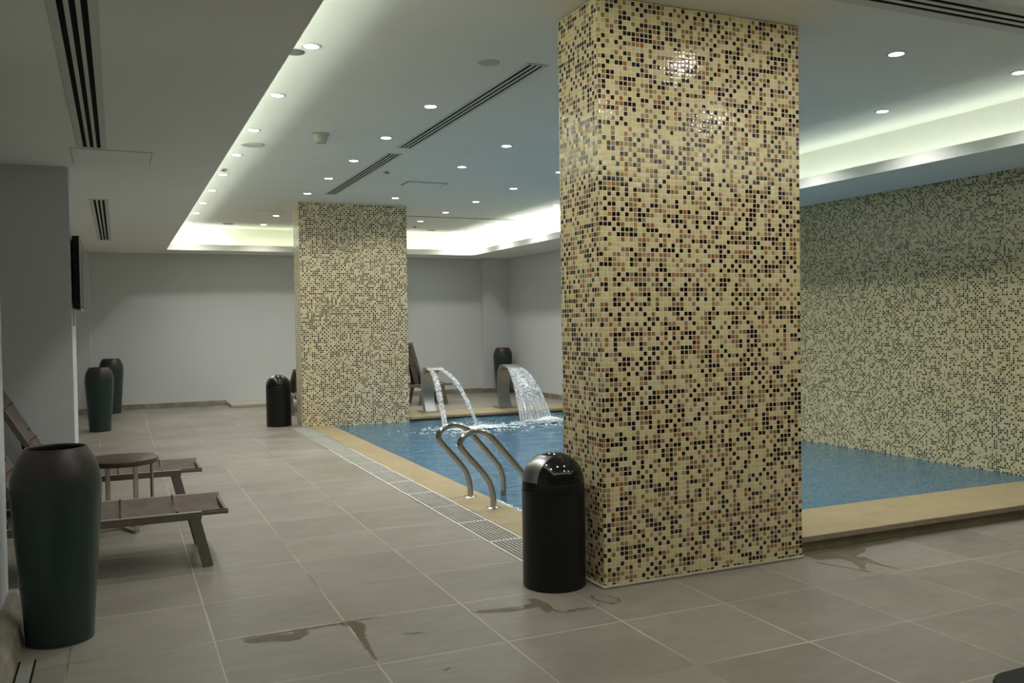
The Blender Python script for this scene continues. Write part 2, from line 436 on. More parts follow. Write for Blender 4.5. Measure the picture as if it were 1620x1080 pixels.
# skirting
def skirt(name, segs, h=.085, t=.012):
    b = BM()
    for x0,x1,y0,y1 in segs: box(b, x0, x1, y0, y1, 0, h, .003, 1)
    return structure(obj(name, b, M['skirting']))
skirt('baseboard_back', [(-.42,1.79,YB-.012,YB),(4.31,6.85,YB-.012,YB),(6.848,6.86,16.668,YB),(6.848,XR,16.668,16.68),(-1.3,-.41,16.408,16.42)])
skirt('baseboard_right', [(XR-.012, XR, 12.9, 16.668)])
skirt('baseboard_left', [(-1.3,-1.288,8.72,16.4),(XL,-.338,7.988,8.0),(-.338,-.326,7.988,8.72)], .08)
b = BM()                                    # broad sloping stone skirting at the near left pier
prof = [(-.52,.15),(-.485,.15),(-.44,.09),(-.425,.0)]
ra = [b.verts.new((x,YF,z)) for x,z in prof]+[b.verts.new((-.52,YF,0))]
rb = [b.verts.new((x,4.99,z)) for x,z in prof]+[b.verts.new((-.52,4.99,0))]
for k in range(5): b.faces.new((ra[k],ra[(k+1)%5],rb[(k+1)%5],rb[k]))
b.faces.new(ra); b.faces.new(rb[::-1])
structure(obj('baseboard_left_near', b, M['skirting']))
# low painted ledge along the far wall
b = BM(); box(b, 1.8, 4.3, 16.14, YB, 0, .055, .006, 1); structure(obj('trim_1', b, M['ledge']))
# dark expansion joint across the raised ceiling
b = BM(); box(b, 3.95, 6.6, 13.60, 13.635, ZC-.006, ZC-.0005); structure(obj('trim_2', b, M['greydisc']))
b = BM(); box(b, 1.95, 2.33, 13.58, 13.61, ZC-.006, ZC-.0005); structure(obj('trim_3', b, M['white']))

# ------------------------------------------------------------ pillars
def pillar(name, x0, x1, y0, y1, mat, label, z0=0, capw=.012):
    b = BM(); box(b, x0, x1, y0, y1, z0, ZC-.001, .003, 1)
    o = obj(name, b, M[mat]); uv_box(o)
    if z0 == 0:
        c = BM()
        box(c, x0-.02, x1+.002, y0-.02, y0+.002, 0, .016, .007, 2); box(c, x0-.02, x0+.002, y0, y1, 0, .016, .007, 2)
        tag(obj('mortar_bead', c, M['mortar'], o), 'pale mortar bead at the foot')
    tag(o, label, 'pillar', 'mosaic pillars'); return o
pA = pillar('mosaic_pillar', 2.357, 3.727, 4.09, 4.55, 'mosaic_near', 'nearest and broadest mosaic-tiled pillar, beside the black bin with the chrome flap')
pB = pillar('mosaic_pillar', 2.35, 3.925, 12.5, 12.92, 'mosaic_far', 'farther mosaic-tiled pillar standing at the far left corner of the pool', -.4)

# ------------------------------------------------------------ pool
PX0, PX1, PY0, PY1, ZW = 2.75, XR-.015, 4.74, 12.56, -.014
b = BM(); zb = -1.35
quad(b, [(PX0,PY0,zb),(PX1,PY0,zb),(PX1,PY1,zb),(PX0,PY1,zb)])
quad(b, [(PX0,PY0,zb),(PX0,PY1,zb),(PX0,PY1,-.03),(PX0,PY0,-.03)])
quad(b, [(PX0,PY1,zb),(PX1,PY1,zb),(PX1,PY1,-.005),(PX0,PY1,-.005)])
quad(b, [(PX0,PY0,zb),(PX1,PY0,zb),(PX1,PY0,.07),(PX0,PY0,.07)])
pb = obj('pool_basin', b, M['pool_tile']); uv_box(pb)
for p in pb.data.polygons: pass
structure(pb)

# copings
def slab_row(name, x0, x1, y0, y1, z0, z1, along, n, label, bev=.006):
    """stone coping laid in n slabs with fine joints, one continuous edge"""
    b = BM()
    for k in range(n):
        if along == 'x':
            a = x0+(x1-x0)*k/n; c = x0+(x1-x0)*(k+1)/n
            box(b, a+.0012, c-.0012, y0, y1, z0, z1, bev, 2)
        else:
            a = y0+(y1-y0)*k/n; c = y0+(y1-y0)*(k+1)/n
            box(b, x0, x1, a+.0012, c-.0012, z0, z1, bev, 2)
    o = obj(name, b, M['stone']); tag(o, label, 'coping', 'beige stone pool edges'); return o
slab_row('pool_coping', 2.445, 2.765, 4.57, 12.5, -.04, .001, 'y', 7, 'wet flush beige stone edge running between slotted grating and water, under the ladder', .004)
cf = slab_row('pool_coping', 3.735, XR-.02, 4.145, 4.745, .068, .105, 'x', 3, 'raised beige stone edge with rough front lip, right of the nearest pillar')
b = BM(); box(b, 3.735, XR-.02, 4.139, 4.147, .069, .1035, .002, 1); tag(obj('front_lip', b, M['stone_edge'], cf), 'rough greyish front lip')
b = BM(); box(b, 3.735, XR-.02, 4.172, 4.70, 0, .068); obj('plinth', b, M['coping_base'], cf)
cb = slab_row('pool_coping', 3.935, XR-.02, 12.5, 13.2, .012, .05, 'x', 4, 'far beige stone edge of the pool carrying the two steel waterfall spouts')
b = BM(); box(b, 3.935, XR-.02, 12.54, 13.15, -.3, .012); obj('plinth', b, M['coping_base'], cb)

# water surface with ripples spreading from the two places where water lands
LAND = [(4.12, 11.5, .9), (4.66, 11.7, .8), (5.55, 11.45, 1.3)]
b = BM(); NXW, NYW = 120, 200; gv = []
for j in range(NYW+1):
    row = []
    for i in range(NXW+1):
        x = PX0+(PX1-PX0)*i/NXW; y = PY0+(PY1-PY0)*j/NYW; z = 0
        for lx, ly, a in LAND:
            r = math.hypot(x-lx, y-ly)
            z += a*.011*math.cos(r*15)*math.exp(-r*.75)
        z += .005*noise.noise((x*2.2, y*3.0, 0))+.004*noise.noise((x*5, y*7.5, 3))
        edge = min(1, (x-PX0)/.12+.15, (PY1-y)/.12+.15)
        row.append(b.verts.new((x, y, ZW+z*max(.15, edge))))
    gv.append(row)
for j in range(NYW):
    for i in range(NXW): b.faces.new((gv[j][i], gv[j][i+1], gv[j+1][i+1], gv[j+1][i]))
wo = obj('pool_water', b, M['water'], smooth=True)
tag(wo, 'rippled blue water filling the swimming pool', 'water')

# ------------------------------------------------------------ gutter
b = BM(); box(b, 2.175, 2.445, 4.48, 12.5, -.25, -.22)
quad(b, [(2.176,4.48,-.22),(2.176,12.5,-.22),(2.176,12.5,-.001),(2.176,4.48,-.001)])
quad(b, [(2.444,4.48,-.22),(2.444,12.5,-.22),(2.444,12.5,-.03),(2.444,4.48,-.03)])
quad(b, [(2.175,4.481,-.22),(2.445,4.481,-.22),(2.445,4.481,-.001),(2.175,4.481,-.001)])
quad(b, [(2.175,12.499,-.22),(2.445,12.499,-.22),(2.445,12.499,-.001),(2.175,12.499,-.001)])
structure(obj('trim_4', b, M['dark_trench']))

def grate_bm(L, W=.258):
    b = BM(); m = .014
    cols = 8; rows = max(4, int(round((L-2*m)/.029)))
    xs = [-W/2]; cw = (W-2*m-.012)/cols
    for k in range(cols):
        x = -W/2+m+.006+k*cw; xs += [x+.0032, x+cw-.0032]
    xs.append(W/2)
    ys = [-L/2]; rh = (L-2*m)/rows
    for k in range(rows):
        y = -L/2+m+k*rh; ys += [y+.0036, y+rh-.0036]
    ys.append(L/2)
    V = [[b.verts.new((x, y, 0)) for x in xs] for y in ys]
    fs = []
    for j in range(len(ys)-1):
        for i in range(len(xs)-1):
            if i % 2 == 1 and j % 2 == 1: continue
            fs.append(b.faces.new((V[j][i], V[j][i+1], V[j+1][i+1], V[j+1][i])))
    r = bmesh.ops.extrude_face_region(b, geom=fs)
    for v in [g for g in r['geom'] if isinstance(g, bmesh.types.BMVert)]: v.co.z -= .0035
    return b
ORD = ['first','second','third','fourth','fifth','sixth','seventh','eighth','ninth','tenth','eleventh','twelfth','thirteenth','fourteenth']
ys = [4.482]+[4.70+.6*k for k in range(13)]+[12.498]
gm = None; k = 0
for a, c in zip(ys, ys[1:]):
    L = c-a-.006; y = (a+c)/2
    if y < 10:
        if abs(L-.594) < 1e-3 and gm: o = gm.copy(); COL.objects.link(o)
        else:
            o = obj('gutter_grate', grate_bm(L), M['grate'])
            if abs(L-.594) < 1e-3: gm = o
        o.location = (2.309+random.uniform(-.002,.002), y, .0015+random.uniform(0,.003)); o.rotation_euler = (0,0,random.uniform(-.004,.004))
        tag(o, '%s slotted pale gutter grate, counting away from the near black bin' % ORD[k], 'grate', 'slotted gutter grates')
    else:
        b = BM(); box(b, -.129, .129, -L/2, L/2, -.014, 0, .003, 1)
        o = obj('gutter_cover', b, M['cover']); o.location = (2.309, y, .001+random.uniform(0,.004)); o.rotation_euler = (random.uniform(-.004,.004),0,random.uniform(-.006,.006))
        tag(o, '%s plain grey gutter cover plate, counting back from the far mosaic pillar' % ORD[len(ys)-2-k], 'cover plate', 'plain gutter covers')
    k += 1

# small floor channel at the near left skirting
fd = empty('floor_drain', (-.388, 3.7, 0)); tag(fd, 'narrow dark drain channel in the floor beside the near left skirting', 'drain')
b = BM(); box(b, -.026, .026, -.62, .62, .0005, .004); obj('cover_strip', b, M['cover'], fd)
for sx in (-1, 1):
    b = BM(); box(b, sx*.03-.004, sx*.03+.004, -.62, .62, .0005, .003); obj('slot', b, M['black_slot'], fd)

# ------------------------------------------------------------ lamps
def light_area(name, loc, power, col, shape='DISK', sx=.085, sy=None, rot=(0,0,0), spread=PI):
    l = bpy.data.lights.new(name, 'AREA'); l.energy = power; l.color = col; l.shape = shape; l.size = sx
    if sy: l.size_y = sy
    l.spread = spread
    o = bpy.data.objects.new(name, l); COL.objects.link(o); o.location = loc; o.rotation_euler = rot
    return o

DL_P = 6.1
lampdata = bpy.data.lights.new('downlight_beam', 'AREA'); lampdata.energy = DL_P; lampdata.color = (1, .985, .95); lampdata.shape = 'DISK'; lampdata.size = .085; lampdata.spread = math.radians(126)
def make_downlight():
    r = empty('downlight')
    b = BM(); lathe(b, [(.047,.0),(.047,-.004),(.058,-.006),(.064,-.003),(.064,.0)], 32); smooth_angle(obj('trim_ring', b, M['white'], r))
    b = BM(); lathe(b, [(0,-.0035),(.03,-.0038),(.046,-.002)], 32); obj('lens', b, M['lamp'], r, True)
    return r
dproto = make_downlight(); first = True
ROWS = [
 (1.135, [5.511,6.775,8.05,9.27,10.52,11.80,13.03,14.22,15.53], 'in the row along the left ceiling edge'),
 (2.318, [6.69,7.96,9.19,10.40,11.68], 'in the row left of the central air vents'),
 (2.318, [14.19,15.49], 'left of the far mosaic pillar, near the cove'),
 (3.527, [7.93,9.16,11.72], 'in the row just right of the central air vents'),
 (4.725, [9.107,10.42,11.73,13.01,14.26], 'in the fourth row, left of the nearest pillar'),
 (4.725, [4.277], 'right of the nearest pillar, below the air slots at the top right'),
 (5.925, [4.275,5.511], ''),
 (6.0, [11.70,13.05,14.39,15.62], 'in the row nearest the bright right cove corner'),
]
n_ = 0
for x, yy, where in ROWS:
    for k, y in enumerate(yy):
        if first: o = dproto; first = False
        else: o = copy_tree(dproto)
        o.location = (x, y, ZC)
        if len(yy) == 1: lab = 'round recessed downlight '+where
        elif where == '': lab = ['round recessed downlight cut by the right edge of the photo', 'round recessed downlight close above the glowing right cove, right of nearest pillar'][k]
        else: lab = '%s downlight from the camera %s' % (ORD[k], where)
        tag(o, lab, 'downlight', 'recessed downlights')
        lo = bpy.data.objects.new('downlight_beam', lampdata); COL.objects.link(lo); lo.location = (x, y, ZC-.007)
# the same grid goes on out of frame and behind the pillars
lampwide = lampdata.copy(); lampwide.spread = PI; lampwide.energy = DL_P*1.1
for x, y in [(1.135,4.25),(1.135,3.0),(2.318,3.1),(3.527,3.2),(3.527,1.85),(4.725,1.9),
             (3.527,6.70),(4.725,5.5),(4.725,6.75),(4.725,8.0),(5.925,6.75),(5.925,8.0),(5.925,9.2),(5.925,10.45),(3.527,14.2),(3.527,15.5)]:
    lo = bpy.data.objects.new('downlight_beam', lampwide if y < 4.26 else lampdata); COL.objects.link(lo); lo.location = (x, y, ZC-.007)

# LED strips lying on the cove ledges
def led(x0, x1, y0, y1, wpm, col=(.92, 1, .80)):
    lx, ly = x1-x0, y1-y0
    L = max(lx, ly); w = .03
    o = light_area('cove_strip', ((x0+x1)/2, (y0+y1)/2, ZS+.045), wpm*L, col, 'RECTANGLE', lx if lx > ly else w, ly if ly >= lx else w, (PI, 0, 0))
    return o
yb = TY1+.13; xr = TX1+.13; xl = TX0-.13; yf = TY0-.13
led(TX0, 1.7, yb, yb, 4.2, (.95,1,.9)); led(1.7, 3.6, yb, yb, 1.3, (.92,1,.70)); led(3.6, TX1, yb, yb, 2.1, (.94,1,.84))
led(xr, xr, 11.5, TY1+.1, 5, (.94,1,.9)); led(xr, xr, TY0, 11.5, 1.25, (.92,1,.88))
led(xl, xl, TY0, TY1, 3.3, (.93,1,.88)); led(TX0, TX1, yf, yf, 3.6, (.93,1,.88))

# ------------------------------------------------------------ ceiling fittings
def diffuser(x0, x1, y0, y1, z, along, label, fw=.03):
    cx, cy = (x0+x1)/2, (y0+y1)/2
    r = empty('linear_air_diffuser', (cx, cy, z)); tag(r, label, 'air vent', 'slotted ceiling air vents')
    W = (x1-x0) if along == 'y' else (y1-y0); L = (y1-y0) if along == 'y' else (x1-x0)
    def bx(bm_, a0, a1, l0, l1, z0, z1, bev=0):
        if along == 'y': box(bm_, a0, a1, l0, l1, z0, z1, bev, 1)
        else: box(bm_, l0, l1, a0, a1, z0, z1, bev, 1)
    b = BM()
    p = W/3
    bx(b, -W/2-fw, -W/2+p*.2, -L/2-fw, L/2+fw, -.006, -.0004, .0015)
    bx(b, W/2-p*.2, W/2+fw, -L/2-fw, L/2+fw, -.006, -.0004, .0015)
    for k in (1, 2): bx(b, -W/2+p*k-p*.22, -W/2+p*k+p*.22, -L/2, L/2, -.006, -.0004)
    bx(b, -W/2, W/2, -L/2-fw, -L/2, -.006, -.0004); bx(b, -W/2, W/2, L/2, L/2+fw, -.006, -.0004)
    obj('frame', b, M['white'], r)
    for k in range(3):
        b = BM(); bx(b, -W/2+p*k+p*.21, -W/2+p*(k+1)-p*.21, -L/2+.001, L/2-.001, -.002, -.0003); obj('slot', b, M['black_slot'], r)
    return r
diffuser(-.205, -.072, 2.2, 7.06, ZS, 'y', 'long dark three-slot air vent at the top left of the low ceiling')
diffuser(-.205, -.085, 9.93, 14.4, ZS, 'y', 'three-slot air vent in the low left ceiling beyond the screen')
diffuser(2.555, 2.675, 5.36, 8.34, ZC, 'y', 'nearer of the two central three-slot air vents in the raised ceiling', .02)
diffuser(2.555, 2.675, 8.68, 11.63, ZC, 'y', 'farther central three-slot air vent, ending at the far pillar', .02)
diffuser(3.2, 6.3, 3.44, 3.62, ZC, 'x', 'crosswise three-slot air vent at the top right corner of the photo', .06)

def disc(name, x, y, r, mat, label, cat, h=.008, prof=None, z=ZC):
    b = BM(); lathe(b, prof or [(0,-h),(r*.8,-h),(r*.95,-h*.7),(r,-.0005)], 32)
    o = smooth_angle(obj(name, b, M[mat])); o.location = (x, y, z); tag(o, label, cat); return o
sd = empty('smoke_detector', (1.719, 8.0, ZC)); tag(sd, 'white cone-shaped smoke detector on the raised ceiling', 'smoke detector')
b = BM(); lathe(b, [(0,-.012),(.075,-.012),(.083,-.006),(.083,-.0005)], 32); smooth_angle(obj('base', b, M['offwhite'], sd))
b = BM(); lathe(b, [(0,-.085),(.045,-.083),(.05,-.075),(.068,-.02),(.07,-.012)], 32); smooth_angle(obj('head', b, M['offwhite'], sd))
sp_ = empty('ceiling_speaker', (1.215, 8.69, ZC)); tag(sp_, 'large flat white ceiling speaker between two downlights by the left ceiling edge', 'speaker', 'ceiling speakers')
b = BM(); lathe(b, [(.098,-.008),(.108,-.008),(.112,-.0005)], 36); smooth_angle(obj('rim', b, M['white'], sp_))
b = BM(); lathe(b, [(0,-.006),(.098,-.006),(.098,-.0005)], 36); smooth_angle(obj('grille', b, M['offwhite'], sp_))
disc('ceiling_speaker', 1.747, 15.55, .095, 'greydisc', 'flat grey disc in the ceiling near the left far cove', 'speaker')
disc('ceiling_speaker', 5.376, 15.57, .095, 'greydisc', 'flat grey disc in the ceiling near the right far cove', 'speaker')
disc('ceiling_speaker', 1.06, 5.665, .065, 'greydisc', 'grey disc half hidden beside the nearest left downlight', 'speaker')
disc('blanking_plate', 2.295, 5.432, .075, 'offwhite', 'plain round cover plate on the ceiling left of the nearer central air vent', 'cover plate', .006)
def sprinkler(x, y, label):
    r = empty('sprinkler', (x, y, ZC)); tag(r, label, 'sprinkler', 'ceiling sprinklers')
    b = BM(); lathe(b, [(0,-.004),(.03,-.004),(.033,-.0005)], 20); smooth_angle(obj('collar', b, M['white'], r))
    b = BM(); lathe(b, [(0,-.022),(.034,-.022),(.034,-.018),(.008,-.016),(.008,-.004)], 20); smooth_angle(obj('deflector', b, M['greydisc'], r))
sprinkler(2.828, 9.71, 'small dark sprinkler beside the farther central air vent')
sprinkler(4.876, 15.04, 'tiny sprinkler right of the far pillar near the cove')
sprinkler(1.105, 10.15, 'small sprinkler by the left ceiling edge, between fourth and fifth downlights')
def panel(name, x0, x1, y0, y1, z, label, mat='ceiling', g=.006, gm='greydisc', drop=.003):
    r = empty(name, ((x0+x1)/2, (y0+y1)/2, z)); tag(r, label, 'access panel')
    hx, hy = (x1-x0)/2, (y1-y0)/2
    b = BM()
    box(b, -hx, hx, -hy, -hy+g, -.0012, -.0003); box(b, -hx, hx, hy-g, hy, -.0012, -.0003)
    box(b, -hx, -hx+g, -hy, hy, -.0012, -.0003); box(b, hx-g, hx, -hy, hy, -.0012, -.0003)
    obj('gap', b, M[gm], r)
    b = BM(); box(b, -hx+g*1.5, hx-g*1.5, -hy+g*1.5, hy-g*1.5, -drop, -.0003); obj('panel', b, M[mat], r)
panel('ceiling_access_panel', -.29, .27, 7.15, 7.75, ZS, 'flush square panel in the low ceiling beyond the long left air vent', g=.003)
panel('ceiling_grille', 3.26, 3.78, 10.28, 10.62, ZC, 'small framed rectangular panel in the raised ceiling, right of the central air vents', g=.02, drop=.012)

# ------------------------------------------------------------ wall screen and switch
tv = empty('wall_screen', (-.338, 8.05, 1.6)); tag(tv, 'thin black flat screen seen edge-on, mounted on the left grey pier', 'television')
b = BM(); box(b, .014, .066, 0, .62, 0, .6, .006, 2); obj('housing', b, M['black_plastic'], tv)
b = BM(); box(b, .066, .068, .02, .6, .03, .58); obj('display', b, M['screen'], tv)
b = BM(); box(b, .064, .071, 0.0, .62, -.012, .004, .002, 1); box(b, .064, .071, 0, .62, .594, .604, .002, 1); box(b, .064, .071, .0, .012, .004, .594); box(b, .064, .073, .606, .62, .004, .594)
obj('glint_bezel', b, M['white'], tv)  # pale bezel ring, added to stand in for the display's bright grazing reflection
b = BM(); box(b, .0, .014, .2, .42, .2, .4); obj('wall_bracket', b, M['black_plastic'], tv)
sw = empty('wall_switch', (-.338, 8.12, 1.46)); tag(sw, 'small pale wall switch box just under the flat screen', 'switch')
b = BM(); box(b, 0, .022, 0, .09, 0, .1, .004, 2); obj('plate', b, M['white'], sw)
b = BM(); box(b, .022, .027, .025, .065, .03, .07, .002, 1); obj('rocker', b, M['offwhite'], sw)

# ------------------------------------------------------------ vases
def make_vase():
    b = BM()
    pr = [(0,0),(.132,0),(.143,.006),(.146,.03),(.151,.12),(.164,.28),(.177,.46),(.188,.62),(.192,.70),(.188,.755),(.178,.80),(.162,.842),(.146,.87),(.136,.884),(.131,.892),(.125,.892),(.122,.885),
          (.128,.868),(.148,.838),(.162,.80),(.17,.755),(.172,.70),(.165,.5),(.13,.1),(0,.08)]
    sm = [(p.x, p.y) for p in catmull([(r,z,0) for r,z in pr], 3)]
    lathe(b, [(max(0,r),z) for r,z in sm], 64)
    return smooth_angle(obj('tall_vase', b, M['vase']), 50)
v1 = make_vase(); v1.location = (-.275, 4.575, 0)
tag(v1, 'largest green glazed jar with brown top, closest to camera at the left', 'vase', 'tall green jars')
for loc, lab, s in [((-.25,13.55,0), 'green glazed jar in front of another one at the far left wall', 1.0),
                    ((-.115,16.28,0), 'green glazed jar behind another one, against the far left wall', 1.03),
                    ((7.12,16.35,0), 'dark green jar in the far right corner behind the right spout', 1.03)]:
    c = v1.copy(); COL.objects.link(c); c.location = loc; c.rotation_euler = (0,0,random.random()*6); c.scale = (s*.97,)*2+(s,); tag(c, lab, 'vase', 'tall green jars')

# ------------------------------------------------------------ bins
def make_bin(name, loc, rz, label, scl=1):
    r = empty(name, loc, rz); tag(r, label, 'bin', 'dome-top bins'); r.scale = (scl,)*3
    R0, H = .172, .525
    b = BM(); lathe(b, [(0,0),(R0-.004,0),(R0-.001,.004),(R0,.012),(R0,H-.012),(R0+.002,H-.008),(R0+.002,H),(R0-.004,H+.003),(0,H+.003)], 64)
    smooth_angle(obj('body', b, M['black_satin'], r))
    b = BM(); lathe(b, [(R0-.004,H+.003),(R0-.001,H+.005),(R0-.001,H+.045),(R0-.003,H+.048)], 64); smooth_angle(obj('rim_band', b, M['black_satin'], r))
    pr = [(R0-.002, H+.046)]
    for k in range(1, 17):
        a = PI/2*k/16; pr.append(((R0-.002)*math.cos(a), H+.046+.158*math.sin(a)))
    b = BM(); lathe(b, [(max(0, x) if x > 1e-4 else 0, z) for x, z in pr], 64); obj('dome_lid', b, M['black_gloss'], r, True)
    # steel push flap on +x, lying just proud of the dome
    b = BM(); na, ne = 16, 14; grid = []
    for j in range(ne+1):
        e = math.radians(3+60*j/ne); row = []
        for i in range(na+1):
            hw = .062; y = -hw+2*hw*i/na
            rr = (R0+.002)*math.cos(e); y_ = y
            x = math.sqrt(max(1e-5, rr*rr-y_*y_)) if rr > abs(y_) else 0
            row.append(b.verts.new((x, y_, H+.046+.163*math.sin(e))))
        grid.append(row)
    fs = []
    for j in range(ne):
        for i in range(na): fs.append(b.faces.new((grid[j][i], grid[j][i+1], grid[j+1][i+1], grid[j+1][i])))
    rg = bmesh.ops.extrude_face_region(b, geom=fs)
    cen = Vector((0,0,H+.046))
    for v in [g for g in rg['geom'] if isinstance(g, bmesh.types.BMVert)]: v.co = cen+(v.co-cen)*.97
    tag(smooth_angle(obj('push_flap', b, M['flap'], r)), 'brushed steel flap')
    return r
to_cam = math.atan2(-4.29, -2.155)
make_bin('litter_bin', (2.155, 4.285, 0), to_cam-math.radians(50), 'nearest black dome-top bin with a steel flap, beside the broad pillar')
make_bin('litter_bin', (2.085, 12.86, 0), math.atan2(-12.85,-2.08)-math.radians(78), 'distant black dome-top bin standing left of the far pillar', 1.01)

# ------------------------------------------------------------ pool ladder rails
def rail(y, label):
    r = empty('ladder_handrail', (2.63, y, 0)); tag(r, label, 'handrail', 'ladder handrails')
    pts = [(2.63,0,.001),(2.63,0,.06),(2.622,0,.13),(2.592,0,.215),(2.53,0,.30),(2.455,0,.385),(2.39,0,.46),(2.362,0,.505),(2.372,0,.55),(2.41,0,.583),(2.47,0,.602),(2.54,0,.598),(2.60,0,.57),(2.66,0,.508),(2.74,0,.417),(2.82,0,.325),(2.89,0,.235),(2.922,0,.16),(2.93,0,.08),(2.93,0,-.1),(2.93,0,-.9)]
    # smoothed knee curve in the rail's own plane
    p = catmull([(x-2.63, 0, z) for x,_,z in pts], 5)
    b = BM(); tube(b, p, .0235, 20); obj('tube', b, M['chrome'], r, True)
    b = BM(); lathe(b, [(.024,.016),(.034,.013),(.052,.006),(.056,.001)], 32); smooth_angle(obj('flange', b, M['chrome'], r))
    return r
rail(6.755, 'bent steel pool handrail, the farther of the pair')
rail(6.265, 'bent steel pool handrail, the nearer one half behind the near bin')

# ------------------------------------------------------------ waterfall spouts
def spout(x, label):
    r = empty('waterfall_spout', (x, 13.2, .05)); tag(r, label, 'fountain', 'steel waterfall spouts')
    b = BM(); box(b, -.17, .17, -.22, .06, 0, .012, .003, 1); obj('base_plate', b, M['steel'], r)
    outer = [(-.015,.012),(-.07,.15),(-.095,.29),(-.08,.43),(-.035,.545),(.035,.635),(.125,.69),(.23,.708),(.33,.694),(.40,.668)]
    inner = [(.13,.012),(.06,.13),(.025,.25),(.025,.37),(.055,.48),(.105,.565),(.17,.625),(.245,.66),(.33,.668),(.397,.658)]
    hw = [.085,.085,.088,.094,.104,.114,.124,.13,.134,.136]
    O = catmull([(d,z,w) for (d,z),w in zip(outer,hw)], 5); I = catmull([(d,z,w) for (d,z),w in zip(inner,hw)], 5)
    b = BM(); rings = []
    for (o_, i_) in zip(O, I):
        rings.append([b.verts.new((-o_.z, -o_.x, o_.y)), b.verts.new((o_.z, -o_.x, o_.y)), b.verts.new((i_.z, -i_.x, i_.y)), b.verts.new((-i_.z, -i_.x, i_.y))])
    for a, c in zip(rings, rings[1:]):
        for k in range(4): b.faces.new((a[k], a[(k+1)%4], c[(k+1)%4], c[k]))
    b.faces.new(rings[0]); b.faces.new(rings[-1][::-1])
    o = smooth_angle(obj('curved_body', b, M['steel'], r), 50)
    for sx in (-1, 1):
        for sy in (-.19, .035):
            b = BM(); lathe(b, [(0,.02),(.008,.02),(.009,.012)], 10, (sx*.145, sy)); obj('bolt', b, M['steel'], r)
    return r
spout(4.455, 'left steel waterfall spout pouring two thin streams')
spout(5.76, 'right steel waterfall spout pouring a broad sheet of water')

def arc(p0, p1, n=20, rise=.02):
    """ballistic path from p0 (leaving forward) to p1"""
    p0, p1 = Vector(p0), Vector(p1); out = []
    for k in range(n+1):
        t = k/n; q = p0.lerp(p1, t); q.z = p0.z+(p1.z-p0.z)*(t*.12+t*t*.88); out.append(q)
    return out

def stream(p0s, p1s, nst, rad, label, sheet=True):
    """falling water between lip line p0s (a, b) and landing line p1s (a, b)"""
    r = empty('falling_water', p1s[0]); tag(r, label, 'falling water', 'falling water')
    org = Vector(p1s[0])
    if sheet:
        b = BM(); nu, nv = 36, 40; G = []; su = (Vector(p0s[0])-Vector(p0s[1])).length/.27
        for i in range(nu+1):
            u = i/nu; pth = arc(Vector(p0s[0]).lerp(Vector(p0s[1]), u), Vector(p1s[0]).lerp(Vector(p1s[1]), u), nv); row = []
            for j, q in enumerate(pth):
                a = .012*(j/nv)
                q = q+Vector((a*.6*noise.noise((u*9, j*.1, 1)), a*.9*noise.noise((u*14, j*.06, 5)), a*.4*noise.noise((u*16, j*.1, 9))))
                row.append(b.verts.new(q-org))
            G.append(row)
        uvl = b.loops.layers.uv.new('UVMap')
        for i in range(nu):
            for j in range(nv):
                f = b.faces.new((G[i][j], G[i+1][j], G[i+1][j+1], G[i][j+1]))
                for lp, (p, q) in zip(f.loops, ((i,j),(i+1,j),(i+1,j+1),(i,j+1))): lp[uvl].uv = (p/nu*su, q/nv)
        obj('sheet', b, M['jet'], r, True)
    b = BM()
    for s in range(nst):
        u = random.random(); w = min(1, max(0, u+random.uniform(-.06,.06)))
        pth = arc(Vector(p0s[0]).lerp(Vector(p0s[1]), u), Vector(p1s[0]).lerp(Vector(p1s[1]), w), 26)
        a = random.randint(0, 14) if s > nst*.4 else 0; e = random.randint(max(a+6, 16), 26)
        seg = pth[a:e+1]
        rr = [rad*random.uniform(.5,1.3)*(.35+.65*math.sin(PI*min(1,(i+1)/(len(seg)+1)))) for i in range(len(seg))]
        seg = [q-org+Vector((random.uniform(-1,1),random.uniform(-1,1),random.uniform(-.4,.4)))*.0035 for q in seg]
        tube(b, seg, rr, 6)
    obj('strands', b, M['strand'], r, True)
    b = BM()
    for s in range(nst*2):
        u = random.random(); t = random.uniform(.25, 1)
        pth = arc(Vector(p0s[0]).lerp(Vector(p0s[1]), u), Vector(p1s[0]).lerp(Vector(p1s[1]), u), 40)
        q = pth[int(t*40)]-org+Vector((random.gauss(0,.016),random.gauss(0,.02),random.gauss(0,.015)))
        bmesh.ops.create_icosphere(b, subdivisions=1, radius=random.uniform(.002,.005), matrix=Matrix.Translation(q) @ Matrix.Diagonal((1,1,1.8,1)))
    tag(obj('droplets', b, M['foam'], r, True), kind='stuff')
    return r
ZL = .715; YL = 12.80
stream([(4.33,YL,ZL),(4.42,YL,ZL)], [(4.09,11.52,ZW),(4.155,11.5,ZW)], 18, .006, 'left one of two thin streams falling from the left spout')
stream([(4.49,YL,ZL),(4.585,YL,ZL)], [(4.63,11.66,ZW),(4.69,11.7,ZW)], 18, .0055, 'right one of two thin streams falling from the left spout')
stream([(5.635,YL,ZL),(5.885,YL,ZL)], [(5.27,11.5,ZW),(5.82,11.56,ZW)], 80, .0042, 'broad sheet of water falling from the right spout')

